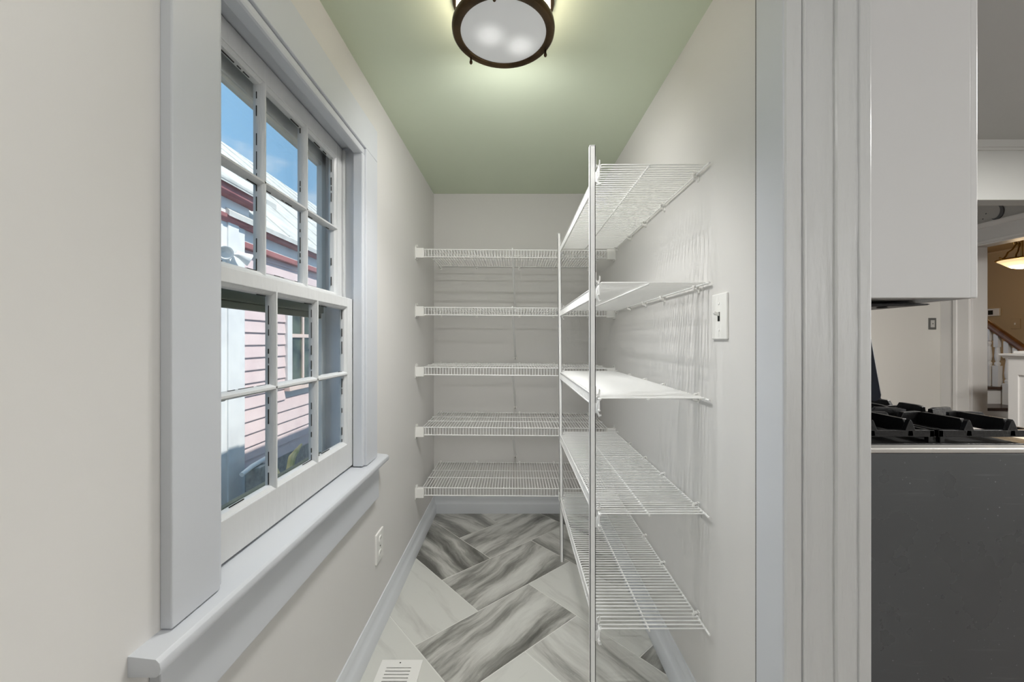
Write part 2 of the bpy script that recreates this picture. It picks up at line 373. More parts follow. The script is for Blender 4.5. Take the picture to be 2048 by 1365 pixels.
# stool with rounded nose, apron
nose = [(XL-.20+.05, .708), (-.524, .708), (-.5185, .712), (-.5165, .720), (-.5185, .729), (-.524, .7345), (-.56, .7385), (-.60, .7405), (XL-.15, .7405)]
MB().prism(nose, 'y', .5876, 1.658).build('stool', 'trim', win, smooth=True, bevel=.001)
board('apron', (XL-.001, -.546, .622, 1.624, .572, .708))
# jamb liners
for y0, y1 in ((WY0-.013, WY0), (WY1, WY1+.013)): board('jamb', (WO, XL+.002, y0, y1, .735, WZ1+.012), 'trim', .001)
board('head_jamb', (WO, XL+.002, WY0-.012, WY1+.012, WZ1, WZ1+.013), 'trim', .001)
# inside stop beads (rounded), far side, near side and head
def stop(y0, y1): MB().prism([(-.590, y0), (-.553, y0), (-.549, y0+.004 if y1 > y0 else y0-.004), (-.549, y1), (-.590, y1)], 'z', .742, 1.89).build('stop_bead', 'trim', win, bevel=.003, smooth=True)
box('stop_bead', (-.590, -.552, WY1-.020, WY1+.001, .742, 1.888), 'trim', win, .005)
box('stop_bead', (-.590, -.552, WY0-.001, WY0+.012, .742, 1.888), 'trim', win, .003)
box('stop_bead', (-.590, -.552, WY0, WY1, 1.886, WZ1+.002), 'trim', win, .007)
# parting strips between the sash tracks
box('parting_bead', (-.631, -.622, WY1-.012, WY1+.001, 1.34, 1.90), 'old', win, .001)

def sash(name, xf, xb, z0, z1, stile, top, bottom, zm, ymid, mb=.0085):
    """xf inner face, xb outer face; frame members, muntins and panes are pieces of the sash"""
    y0, y1 = WY0+.002, WY1-.002
    s = thing(name, None, None, (xf, 1.12, z0)); s.parent = win; s.matrix_parent_inverse = Matrix.Translation(win.location).inverted()
    def pc(nm, b, m='old', bev=.0022): return box(nm, b, m, s, bev)
    pc('stile', (xb, xf, y0, y0+stile, z0, z1)); pc('stile', (xb, xf, y1-stile, y1, z0, z1))
    pc('rail', (xb, xf, y0+stile, y1-stile, z1-top, z1)); pc('rail', (xb, xf, y0+stile, y1-stile, z0, z0+bottom))
    gx = xb+.012; ya, yb = y0+stile, y1-stile; za, zb = z0+bottom, z1-top
    ys = [ya]+list(ymid)+[yb]; zs = [za, zm, zb]
    # moulded muntins: wide back, narrow nose toward the room
    def mv(y, za, zb):
        MB().prism([(xf-.004, y-mb*.55), (xf, y-mb*.3), (xf, y+mb*.3), (xf-.004, y+mb*.55), (xf-.012, y+mb), (gx-.006, y+mb), (gx-.006, y-mb), (xf-.012, y-mb)], 'z', za, zb).build('muntin', 'old', s, smooth=True)
    def mh(z, ya, yb):
        MB().prism([(xf-.004, z-mb*.55), (xf, z-mb*.3), (xf, z+mb*.3), (xf-.004, z+mb*.55), (xf-.012, z+mb), (gx-.006, z+mb), (gx-.006, z-mb), (xf-.012, z-mb)], 'y', ya, yb).build('muntin', 'old', s, smooth=True)
    for y in ymid: mv(y, za-.002, zb+.002)
    mh(zm, ya-.002, yb+.002)
    # bevelled glazing edge round the frame
    for (p0, p1) in ((ya, 1), (yb, -1)):
        MB().prism([(gx-.003, p0-p1*.001), (gx-.003, p0+p1*.010), (xf-.010, p0+p1*.007), (xf-.002, p0-p1*.001)], 'z', za, zb).build('glazing_bead', 'old', s)
    for (p0, p1) in ((za, 1), (zb, -1)):
        MB().prism([(gx-.003, p0-p1*.001), (gx-.003, p0+p1*.010), (xf-.010, p0+p1*.007), (xf-.002, p0-p1*.001)], 'y', ya, yb).build('glazing_bead', 'old', s)
    rnd = random.Random(hash(name) % 97 if False else len(name)*13)
    chips = MB()
    for i in range(3):
        for j in range(2):
            box('pane', (gx-.0015, gx+.0015, ys[i]-.004, ys[i+1]+.004, zs[j]-.004, zs[j+1]+.004), 'glass', s)
            lo = mb if i > 0 else .010; hi = mb if i < 2 else .010; bo = mb if j else .010; to = mb if j == 0 else .010
            a, bb, c, d = ys[i]+lo, ys[i+1]-hi, zs[j]+bo, zs[j+1]-to
            # cracks where the putty has broken away from the glass, mostly along the far edge and the bottom
            z = c
            while z < d-.012:
                l = rnd.uniform(.008, .05)
                if rnd.random() < .55: chips.box(gx+.0015, gx+.0035, bb-rnd.uniform(.0004, .0018), bb+.0006, z, min(z+l, d))
                z += l+rnd.uniform(.002, .02)
            y = a
            while y < bb-.012:
                l = rnd.uniform(.01, .06)
                if rnd.random() < .5: chips.box(gx+.0015, gx+.0035, y, min(y+l, bb), d-rnd.uniform(.0006, .002), d+.0006)
                if rnd.random() < .4: chips.box(gx+.0015, gx+.0035, y, min(y+l, bb), c-.0006, c+rnd.uniform(.0006, .0018))
                y += l+rnd.uniform(.004, .03)
    chips.build('putty_cracks', 'putty', s, kind='stuff')
    return s
upper = sash('upper_sash', -.632, -.664, 1.332, 1.906, .046, .050, .036, 1.603, (1.022, 1.229))
lower = sash('lower_sash', -.592, -.622, .7475, 1.354, .056, .033, .088, 1.085, (1.003, 1.213))
# storm window outside
st = MB()
SX0, SX1 = -.715, -.695
for y0, y1 in ((WY0, WY0+.03), (WY1-.032, WY1)): box('storm_stile', (SX0, SX1, y0, y1, .745, 1.905), 'storm', win, .002)
box('storm_rail', (SX0, SX1, WY0, WY1, 1.845, 1.905), 'storm', win, .002); box('storm_rail', (SX0-.004, SX1-.006, WY0, WY1, 1.835, 1.85), 'storm', win, .001)
box('storm_rail', (SX0-.004, SX1+.002, WY0+.02, WY1-.02, 1.300, 1.328), 'stormdark', win, .004); box('storm_rail', (SX0-.002, SX1-.004, WY0+.02, WY1-.02, 1.282, 1.30), 'stormdark', win, .002)
box('storm_rail', (SX0, SX1, WY0, WY1, .742, .80), 'stormdark', win, .004)
box('storm_pane', (-.7075, -.7055, WY0+.025, WY1-.027, .795, 1.30), 'glass', win); box('storm_pane', (-.7115, -.7095, WY0+.025, WY1-.027, 1.30, 1.85), 'glass', win)

# ------------------------------------------------------------------ doorway into the kitchen
door = thing('door_1', 'thickly painted white doorway casing and jamb opening to the kitchen', None, (.6, DY, 0), kind='structure')
box('casing_board', (.553, XR+.001, .830, .923, 0, 2.2), 'trim', door, .0025)
box('paint_crack', (.5543, .576, .922, .9258, 0, 2.2), 'putty', door)
MB().prism([(.576, .9255), (.566, .926), (.564, .930), (.576, .934)], 'z', 0, 2.2).build('caulk_line', 'old', door, smooth=True)
MB().tube([(.5965, .8285, 0), (.597, .8285, 1.0), (.5955, .8285, 2.1)], .0035, 8).build('jamb_bead', 'old', door, smooth=True)
from mathutils import noise
def thick_paint(name, x0, x1, yf, z0, z1, nx, nz, amp):
    """board face with ridges, sags and chips of many coats of paint"""
    m = MB(); vs = []
    for j in range(nz+1):
        z = z0+(z1-z0)*j/nz
        for i in range(nx+1):
            x = x0+(x1-x0)*i/nx; e = min(i, nx-i)/2
            d = amp*(noise.noise(Vector((x*70, 3.1, z*5)))*.8+noise.noise(Vector((x*120, 7.7, z*38)))*.5*max(0, noise.noise(Vector((x*8, 1.3, z*3)))+.35))
            vs.append((x, yf-d+(.003 if e == 0 else 0), z))
    fs = [(j*(nx+1)+i, j*(nx+1)+i+1, (j+1)*(nx+1)+i+1, (j+1)*(nx+1)+i) for j in range(nz) for i in range(nx)]
    n0 = len(vs); vs += [(x0, yf+.02, z0), (x1, yf+.02, z0), (x1, yf+.02, z1), (x0, yf+.02, z1)]
    fs += [(n0, n0+1, n0+2, n0+3)]
    fs += [tuple([n0, n0+1]+[i for i in range(nx, -1, -1)]), tuple([n0+3, n0+2]+[nz*(nx+1)+i for i in range(nx, -1, -1)])]
    fs += [tuple([n0+3, n0]+[j*(nx+1) for j in range(nz+1)]), tuple([n0+2, n0+1]+[j*(nx+1)+nx for j in range(nz+1)])]
    return m.add(vs, fs).build(name, 'old', door, smooth=True)
thick_paint('casing_edge', .556, .592, .827, 0, 2.1, 12, 190, .0012)
thick_paint('jamb', .590, .724, DY, 0, 2.1, 44, 190, .0016)
thick_paint('door_stop', .662, .705, DY-.007, 0, 2.1, 14, 190, .0012)
box('casing_board', (.712, .738, DY-.004, DY+.10, 0, 2.15), 'old', door, .003)
box('head_casing', (.553, XR+.001, -.22, .83, 2.06, 2.16), 'trim', door, .003)

# ------------------------------------------------------------------ flush ceiling light
LX, LY = -.032, 1.168
lz = cz(LY)
fl = thing('flush_ceiling_light', 'round bronze flush-mount light with opal glass on the green ceiling', 'ceiling light', (LX, LY, lz))
MB().lathe([(.0, 0), (.145, 0), (.147, -.012), (.140, -.016), (.0, -.016)], (LX, LY, lz), 48).build('ceiling_pan', 'bronze', fl, smooth=True)
MB().lathe([(.136, -.014), (.136, -.088), (.132, -.088), (.132, -.014), (.136, -.014)], (LX, LY, lz), 48).build('drum_glass', 'drumglass', fl, smooth=True)
for k in range(3):
    a = math.radians(26+112*k if k < 2 else 262)
    c, s_ = math.cos(a), math.sin(a)
    MB().tube([(LX+.139*c, LY+.139*s_, lz-.01), (LX+.139*c, LY+.139*s_, lz-.084)], .004, 8).build('post', 'bronze', fl, smooth=True)
MB().lathe([(.1235, -.081), (.142, -.080), (.1475, -.082), (.1485, -.088), (.1475, -.097), (.144, -.1005), (.127, -.1015), (.1235, -.099), (.1235, -.081)], (LX, LY, lz), 64).build('ring', 'bronze', fl, smooth=True)
MB().lathe([(.1255, -.0965), (.11, -.099), (.07, -.1015), (.0, -.1025)], (LX, LY, lz), 48).build('diffuser', 'opal', fl, smooth=True)
for k in range(3):
    a = math.radians(26+112*k if k < 2 else 262); c, s_ = math.cos(a), math.sin(a)
    MB().lathe([(0, -.099), (.0035, -.099), (.0035, -.110), (.0048, -.112), (.0048, -.117), (.003, -.120), (0, -.1205)], (LX+.1405*c, LY+.1405*s_, lz), 10).build('finial', 'bronze', fl, smooth=True)

for k in range(4):                         # spots added for the fixture's light; the rim ones lean back as fill
    a = 2*math.pi*k/4 + .2
    gl_ = light('flush_light_spot', 'SPOT', (LX+.085*math.cos(a), LY+.085*math.sin(a), lz-.110), 46/4, (1, .99, .975), aim=(0, .15, -1))
    gl_.data.spot_size = 2.1; gl_.data.spot_blend = 1.0; gl_.data.shadow_soft_size = 0
    a = math.radians(42+32*k)
    gl_ = light('flush_light_spot', 'SPOT', (LX+.156*math.cos(a), LY+.156*math.sin(a), lz-.098), 17/4, (1, .99, .975), aim=(0, 1.1, -1))
    gl_.data.spot_size = math.pi; gl_.data.spot_blend = 1.0; gl_.data.shadow_soft_size = 0

# ------------------------------------------------------------------ wire shelves
R = .0019
def clip_mesh():
    m = MB().box(-.0075, .0075, 0, .004, -.020, .012)
    m.tube([(0, .004, -.012), (0, .016, -.009), (0, .0185, .0), (0, .0145, .007), (0, .006, .009)], .0042, 6)
    m.lathe([(0, .0), (.0035, 0), (.0035, .0012), (0, .0015)], (0, .004, -.016), 8, 'y')
    return m.mesh('wall_clip', 'plastic', smooth=True)
CLIP = clip_mesh()
# (a) right wall: wires run out from the wall
XF, YN, YF = .2515, 1.19, 2.262
zr = [1.722, 1.3735, 1.0315, .690, .350]
zwords = ['topmost', 'second from the top', 'middle', 'second from the bottom', 'lowest']
LIP = .036
NW = 65
wm = MB().tube([(XR-.008, 0, .0), (XF+.006, 0, 0), (XF+.001, 0, -.003), (XF-.001, 0, -.008), (XF-.001, 0, -LIP)], R, 6).mesh('wire', 'wire', smooth=True)
wmx = wm
clipY = [1.254, 1.538, 1.753, 1.987, 2.236]
for z, wd in zip(zr, zwords):
    sh = thing('wire_shelf', f'white coated wire shelf on the right wall, {wd} of its five', 'wire shelf', (XR, 1.72, z), 'wire shelves along the right wall')
    for i in range(NW):
        y = YN+(YF-YN)*i/(NW-1)
        put('wire', wm, sh, loc=(0, y, z))
    for nm, x, dz, r in (('back_rail', XR-.009, -.0035, .0032), ('middle_rod', .398, -.0042, .0030), ('lip_rod', XF-.0005, .001-.004, .0030), ('lip_rod', XF-.001, -LIP, .0030)):
        ext = .022 if nm == 'back_rail' else .004
        MB().tube([(x, YN-ext, z+dz), (x, YF+.008, z+dz)], r, 8).build(nm, 'wire', sh, smooth=True)
    for y in clipY:
        o = put('wall_clip', CLIP, sh, loc=(XR, y, z-.004), rot=(0, 0, math.pi/2))
# support poles with hook clips
def pole(xt, xb, y, label, clipx):
    zt = 1.786
    p = thing('support_pole', label, 'shelf pole', (xb, y, 0), 'shelf support poles')
    w = .0085
    m = MB()
    for (a0, a1, b0, b1) in ((-w, w, -w, -w+.002), (-w, -w+.002, -w, w), (w-.002, w, -w, w), (-w, w, w-.002, w)):
        m.add([(xb+a0, y+b0, 0), (xb+a1, y+b0, 0), (xb+a1, y+b1, 0), (xb+a0, y+b1, 0), (xt+a0, y+b0, zt), (xt+a1, y+b0, zt), (xt+a1, y+b1, zt), (xt+a0, y+b1, zt)],
              [(0,3,2,1),(4,5,6,7),(0,1,5,4),(1,2,6,5),(2,3,7,6),(3,0,4,7)])
    m.box(xt-w, xt+w, y-w, y+w, zt-.001, zt+.0015)
    m.build('tube', 'wire', p)
    for z in zr:
        xx = xb+(xt-xb)*z/zt + w
        h = MB().box(xx-.001, xx+.003, y-.005, y+.005, z-.006, z+.034)
        h.prism([(xx+.002, z+.012), (xx+.002, z+.006), (xx+.007, z+.001), (xx+.0125, z+.003), (xx+.0155, z+.010), (xx+.0155, z+.022), (xx+.0125, z+.025), (xx+.0115, z+.012), (xx+.008, z+.008)], 'y', y-.0035, y+.0035)
        h.build('hook_clip', 'wire', p, bevel=.0008)
        q = MB().tube([(xx+.016, y-.012, z-.002), (xx+.008, y-.012, z-.010), (xx+.005, y-.012, z-.022), (xx+.005, y-.012, z-.044), (xx+.010, y-.012, z-.054), (xx+.016, y-.012, z-.052)], .0034, 6)
        q.box(xx-.001, xx+.007, y-.010, y+.002, z-.046, z-.016)
        q.build('lip_clip', 'wire', p, smooth=True)
    return p
pole(.2335, .2345, 1.212, 'white square shelf pole nearer the doorway, standing in front of the right wall shelves', 1)
pole(.2425, .2575, 2.195, 'white square shelf pole at the far end of the right wall shelves', 1)

# (b) end wall: wires run from front to back
YL, YK = 2.31, 2.812
zb_ = [1.728, 1.395, 1.051, .706, .359]
LB = .043
X0, X1 = -.527, .535
def tilt(x): return -(x-X0)/(X1-X0)*.008
for z, wd in zip(zb_, zwords):
    sh = thing('wire_shelf', f'white wire shelf spanning the end wall, {wd} of its five', 'wire shelf', (0, YK, z), 'wire shelves across the end wall')
    m = MB(); n = 65
    for i in range(n):
        x = X0+(X1-X0)*i/(n-1); t = z+tilt(x)
        m.tube([(x, YK-.002, t), (x, YL+.005, t), (x, YL, t-.004), (x, YL, t-LB)], .0021, 5)
    m.build('deck_wires', 'wire', sh, smooth=True, kind='stuff')
    for nm, y, dz, r in (('lip_rod', YL-.001, 0, .0030), ('lip_rod', YL-.001, -LB, .0030), ('middle_rod', 2.477, .003, .0024), ('middle_rod', 2.612, .003, .0024), ('back_rail', YK-.003, -.003, .0032)):
        MB().tube([(X0-.006, y, z+dz), (X1+.006, y, z+dz-.008)], r, 8).build(nm, 'wire', sh, smooth=True)
    for sd in (-1, 1):
        xa = XL if sd < 0 else XR; zz = z+(0 if sd < 0 else -.008)
        e = MB().box(min(xa, xa-sd*.048), max(xa, xa-sd*.048), YL-.022, YL+.004, zz-.052, zz+.004)
        e.box(min(xa, xa-sd*.004), max(xa, xa-sd*.004), YL-.026, YL+.03, zz-.06, zz+.008)
        eb = e.build('end_bracket', 'plastic', sh, bevel=.0025)
        MB().tube([(xa-sd*.004, YL-.018, zz+.004), (xa-sd*.004, YL-.018, zz+.020), (xa-sd*.010, YL-.016, zz+.022), (xa-sd*.013, YL-.014, zz+.012)], .0026, 6).build('spring_tab', 'plastic', eb, smooth=True)
    for x in (-.515, -.265, .035, .275, .515):
        put('wall_clip', CLIP, sh, loc=(x, YB, z+tilt(x)-.006), rot=(0, 0, math.pi))
    if wd != 'lowest':
        br = MB()
        p0, p1 = Vector((-.012, YL+.004, z-.006)), Vector((.005, YB-.006, z-.305))
        br.tube([p0, p0+(p1-p0)*.5, p1], .0062, 8)
        bo = br.build('brace', 'wire', sh, smooth=True)
        MB().lathe([(0, 0), (.011, 0), (.011, .003), (.006, .007), (0, .008)], (.005, YB-.009, z-.312), 12, 'y').build('brace_foot', 'plastic', bo, smooth=True)
        MB().lathe([(0, 0), (.0035, 0), (.0035, .002), (0, .002)], (.005, YB-.0105, z-.318), 8, 'y').build('screw', 'steelscrew', bo)
        MB().tube([(-.012, YL-.006, z-.004), (-.012, YL-.006, z+.004), (-.012, YL+.008, z+.005)], .004, 6).build('brace_hook', 'wire', bo, smooth=True)

# ------------------------------------------------------------------ switch, outlet, floor register
sw = thing('light_switch', 'white toggle light switch on the right wall beside the doorway', 'light switch', (XR, 1.121, 1.268))
box('wall_plate', (XR-.006, XR+.001, 1.080, 1.162, 1.205, 1.333), 'plastic', sw, .003)
box('toggle_slot', (XR-.0068, XR-.005, 1.1155, 1.1265, 1.256, 1.281), 'dark', sw)
MB().prism([(XR-.005, 1.270), (XR-.005, 1.279), (XR-.020, 1.284), (XR-.021, 1.279), (XR-.019, 1.274)], 'y', 1.117, 1.125).build('toggle', 'plastic', sw, bevel=.001)
for dz in (-.037, .037):
    MB().lathe([(0, 0), (.004, 0), (.004, -.0012), (0, -.0018)], (XR-.006, 1.121, 1.2685+dz), 10, 'x').build('screw', 'plastic', sw, smooth=True)
ou = thing('power_outlet', 'white duplex power outlet low on the left wall', 'outlet', (XL, 1.673, .35))
box('wall_plate', (XL-.001, XL+.007, 1.630, 1.716, .289, .412), 'plastic', ou, .003)
for dz in (.3215, .3795):
    MB().prism([(1.673+.017*math.cos(t)*(1 if abs(math.cos(t)) < .9 else .95), dz+.0145*math.sin(t)) for t in [2*math.pi*i/16 for i in range(16)]], 'x', XL+.006, XL+.0098).build('receptacle', 'plastic', ou)
    for dy in (-.006, .006): box('prong_slot', (XL+.0092, XL+.0100, 1.673+dy-.001, 1.673+dy+.001, dz-.001, dz+.007), 'dark', ou)
MB().lathe([(0, 0), (.0035, 0), (.0035, .0012), (0, .0016)], (XL+.007, 1.673, .3505), 8, 'x').build('screw', 'steelscrew', ou)
vx0, vx1, vy0, vy1 = -.495, -.343, 1.205, 1.509
fv = thing('floor_register', 'white slotted floor register set in the marble tiles', 'floor vent', (-.42, 1.36, 0))
box('duct_shadow_plate', (vx0+.01, vx1-.01, vy0+.01, vy1-.01, .0003, .0012), 'dark', fv)
m = MB(); sx0, sx1 = -.468, -.378
m.box(vx0, sx0, vy0, vy1, .0005, .005); m.box(sx1, vx1, vy0, vy1, .0005, .005)
ys = vy1-.035; m.box(sx0, sx1, ys, vy1, .0005, .005)
m.box(sx0, sx1, vy0, vy0+.035, .0005, .005)
m.build('face_plate', 'plastic', fv, label='white stamped face plate')
y = ys
while y-.0148 > vy0+.035:
    box('slat', (sx0, sx1, y-.0148, y-.0040, .0008, .005), 'plastic', fv); y -= .0148
box('slat', (sx0, sx1, vy0+.034, y-.004, .0008, .005), 'plastic', fv)
MB().lathe([(0, .0058), (.0028, .0055), (.0028, .004)], (-.424, vy1-.014, 0), 8).build('screw', 'dark', fv)

# ------------------------------------------------------------------ kitchen
KX = .715; KW = 4.3; KY = 4.05; KZ = 2.6
structure(box('floor_2', (.80, 7.2, -2.6, 7.2, -.12, -.001), 'wood'), 'dark wooden kitchen and hall floor')
structure(box('ceiling_2', (KX, KW+.12, -2.5, KY+.1, KZ, KZ+.1), 'kceil'), 'grey-white kitchen ceiling')
structure(box('wall_kitchen_back', (KX, KW+.12, KY, KY+.15, -.1, KZ), 'kwall'), 'pale kitchen wall with a small metal plate')
structure(box('wall_kitchen_rear', (KX, KW+.12, -2.65, -2.5, -.1, KZ), 'kwall'), 'pale kitchen wall behind the camera')
kw = MB(); OH = 2.095; OY0, OY1 = 2.55, 3.79
kw.box(KW, KW+.14, -2.5, OY0, -.1, KZ); kw.box(KW, KW+.14, OY1, KY+.02, -.1, KZ); kw.box(KW, KW+.14, OY0, OY1, OH, KZ)
structure(kw.build('wall_kitchen_right', 'kwall'), 'pale kitchen wall with the wide opening to the stair hall')
# beam across the kitchen with a moulding along its top
bm = thing('trim_1', 'grey-white dropped ceiling beam with a thin moulding', None, (2.5, 2.85, 2.19), kind='structure')
box('beam', (KX, KW, 2.82, 2.944, 2.191, KZ), 'kceil', bm, .004)
MB().prism([(2.822, 2.535), (2.812, 2.538), (2.808, 2.552), (2.800, 2.556), (2.796, 2.585), (2.79, 2.6), (2.822, 2.6)], 'x', KX, KW).build('moulding', 'kceil', bm, smooth=True)
# casing of the opening
oc = thing('door_2', 'white moulded casing of the opening to the stair hall', None, (KW, 3.8, 0), kind='structure')
box('casing_board', (KW-.022, KW+.001, OY1, OY1+.105, 0, OH), 'white', oc, .003)
box('casing_band', (KW-.034, KW-.004, OY1+.098, OY1+.132, 0, 2.27), 'white', oc, .004)
box('casing_board', (KW-.016, KW+.001, OY1+.15, KY+.001, 0, 2.27), 'white', oc, .003)
box('jamb', (KW-.001, KW+.141, OY1-.012, OY1+.004, 0, OH), 'white', oc, .002)
box('head_casing', (KW-.022, KW+.001, OY0-.12, OY1+.11, OH, 2.235), 'white', oc, .003)
box('head_jamb', (KW-.001, KW+.141, OY0, OY1, OH-.012, OH+.002), 'white', oc, .002)
box('head_step', (KW-.028, KW-.018, OY0-.12, OY1+.11, OH+.018, OH+.026), 'white', oc, .001)
MB().prism([(KW, 2.225), (KW-.03, 2.235), (KW-.035, 2.25), (KW-.045, 2.258), (KW-.05, 2.275), (KW, 2.28)], 'y', OY0-.15, OY1+.14).build('head_cap', 'white', oc, smooth=True)
# crescent moon relief
mo = thing('moon_relief', 'grey crescent moon ornament above the stair hall opening', 'ornament', (KW, 3.56, 2.34))
c0 = px(2000, 424, 1); c0 = (c0.x, c0.y, c0.z)
my, mz = 3.585, 2.352
pts = []
for i in range(17):
    a = math.radians(-115+i*205/16); pts.append((my-.055*math.cos(a)*1.0, mz+.068*math.sin(a)))
for i in range(17):
    a = math.radians(90-i*205/16); pts.append((my+.016-.046*math.cos(a), mz+.008+.062*math.sin(a)))
MB().prism(pts, 'x', KW-.012, KW+.001).build('crescent', 'moon', mo)
for dy, dz in ((.085, .012), (.11, -.03)):
    MB().lathe([(0, -.004), (.005, -.003), (.006, .002)], (KW, my+dy, mz+dz), 8, 'x').build('stud', 'moon', mo)
# metal plate on the back wall
kp = thing('switch_plate', 'grey metal switch plate on the pale kitchen wall', 'switch plate', (4.2, KY, 1.38))
q = px(1864, 648, KY)
box('plate', (q.x-.038, q.x+.038, KY-.006, KY+.001, q.z-.058, q.z+.058), 'greymetal', kp, .002)
box('insert', (q.x-.020, q.x+.020, KY-.008, KY-.005, q.z-.036, q.z+.036), 'steel', kp, .001)
MB().lathe([(0, -.003), (.006, -.002), (.006, .002)], (q.x, KY-.008, q.z), 10, 'y').build('toggle', 'greymetal', kp)

# upper cabinet and range hood
uc = thing('upper_cabinet', 'white painted wall cabinet hanging beside the doorway over the range', 'cabinet', (KX, .92, 1.296))
box('side_panel', (KX+.024, 1.020, .900, .920, 1.297, 2.58), 'cab', uc, .0015)
box('carcass', (KX+.001, 1.018, .919, 1.76, 1.305, 2.58), 'cab', uc, .001)
box('cabinet_door', (1.0205, 1.039, .902, 1.325, 1.297, 2.57), 'cab', uc, .003); box('cabinet_door', (1.0205, 1.039, 1.330, 1.755, 1.297, 2.57), 'cab', uc, .003)
hd = thing('range_hood', 'thin black range hood tucked under the white wall cabinet', 'range hood', (KX, 1.4, 1.295))
MB().prism([(KX+.03, 1.2965), (1.052, 1.2965), (1.060, 1.2945), (1.052, 1.292), (.98, 1.290), (KX+.03, 1.284)], 'y', 1.025, 1.76).build('hood_shell', 'iron', hd, bevel=.001)
MB().lathe([(0, -.006), (.012, -.005), (.014, .004)], (.955, 1.045, 1.291), 10).build('lamp_button', 'iron', hd, smooth=True)
# gas range
RX0, RX1, RY0, RY1 = .76, 1.43, 1.03, 1.79
rg = thing('gas_range', 'black and steel gas range standing sideways beyond the doorway', 'range', (1.1, 1.41, 0))
box('side_panel', (RX0, RX1, RY0, RY0+.012, .04, .9125), 'blacken', rg, .002, label='scuffed glossy black side panel')
box('body', (RX0+.002, RX1-.01, RY0+.012, RY1, .04, .9120), 'blacken', rg)
box('oven_door', (RX1-.01, RX1+.03, RY0+.01, RY1-.01, .25, .80), 'blacken', rg, .004)
box('control_panel', (RX1-.01, RX1+.035, RY0+.002, RY1-.002, .81, .905), 'steel', rg, .006)
ct = box('cooktop', (RX0+.01, RX1+.03, RY0-.003, RY1+.003, .9135, .926), 'steel', rg, .003, label='brushed steel cooktop')
box('cooktop_well', (RX0+.11, RX1-.02, RY0+.035, RY1-.035, .9255, .929), 'iron', rg, .001)
box('side_bracket', (RX0+.10, RX0+.142, RY0-.006, RY0+.004, .905, .953), 'iron', rg, .002)
# backguard console leaning over the back of the cooktop
bgp = [(.765, .926), (.80, .926), (.81, 1.00), (.85, 1.035), (.937, 1.046), (.946, 1.052), (.9475, 1.062), (.922, 1.205), (.915, 1.228), (.895, 1.236), (.765, 1.236)]
MB().prism(bgp, 'y', RY0+.008, RY1-.004).build('backguard', 'navy', rg, bevel=.003, label='dark slanted glass backguard')
for bx in (1.0, 1.27):
    for by in (1.24, 1.58):
        MB().lathe([(0, .962), (.030, .960), (.042, .955), (.042, .948), (.05, .946), (.052, .934), (.0, .929)], (bx, by, 0), 20).build('burner', 'iron', rg, smooth=True)
        MB().lathe([(.0, .966), (.026, .964), (.030, .961)], (bx, by, 0), 20).build('burner_cap', 'greymetal', rg, smooth=True)
for (gx0, gx1) in ((.885, 1.122), (1.133, 1.405)):
    gr = MB(); w = .007; y0, y1 = RY0+.045, RY1-.045
    def fin(a, b, zt=.990, zb=.952, t=.0085):
        a, b = Vector(a), Vector(b); d = (b-a).normalized(); nn = Vector((-d.y, d.x))*t; f = .018
        A0, A1 = a, a+d*f
        vs = []
        for (p, z0, z1) in ((A0, .946, .962), (A1, zb, zt), (b-d*f, zb, zt), (b, zb+.006, zt-.004)):
            vs += [(p.x-nn.x, p.y-nn.y, z0), (p.x+nn.x, p.y+nn.y, z0), (p.x+nn.x*.7, p.y+nn.y*.7, z1), (p.x-nn.x*.7, p.y-nn.y*.7, z1)]
        fs = [(0,1,2,3), (12,15,14,13)]
        for i in range(3):
            o = i*4
            for k in range(4): fs.append((o+k, o+4+k, o+4+(k+1) % 4, o+(k+1) % 4))
        gr.add(vs, fs)
    gr.box(gx0, gx1, y0, y0+.014, .944, .962); gr.box(gx0, gx1, y1-.014, y1, .944, .962)
    gr.box(gx0, gx0+.013, y0, y1, .944, .962); gr.box(gx1-.013, gx1, y0, y1, .944, .962)
    ym = (y0+y1)/2; gr.box(gx0, gx1, ym-.007, ym+.007, .944, .975)
    cx = (gx0+gx1)/2; gl = gx1-gx0
    for s_ in (.30, .73):
        x = gx0+gl*s_
        fin((x, y0), (x, y0+.14)); fin((x, ym-.004), (x, ym-.10)); fin((x, ym+.004), (x, ym+.10)); fin((x, y1), (x, y1-.14))
    for yy in ((y0+ym)/2, (ym+y1)/2):
        for dy in (-.05, .05):
            fin((gx0, yy+dy), (cx-.04, yy+dy*.5)); fin((gx1, yy+dy), (cx+.04, yy+dy*.5))
    # spikes where the fins meet the near bar
    for s_ in (.30, .73):
        x = gx0+gl*s_
        gr.prism([(x-.014, .961), (x+.014, .961), (x+.004, .986), (x, .991), (x-.004, .986)], 'y', y0, y0+.012)
    for x in (gx0+.004, gx1-.016):
        for yy in (y0, y1-.012): gr.box(x, x+.012, yy, yy+.012, .9285, .945)
    gr.build('grate', 'iron', rg, bevel=.0012)

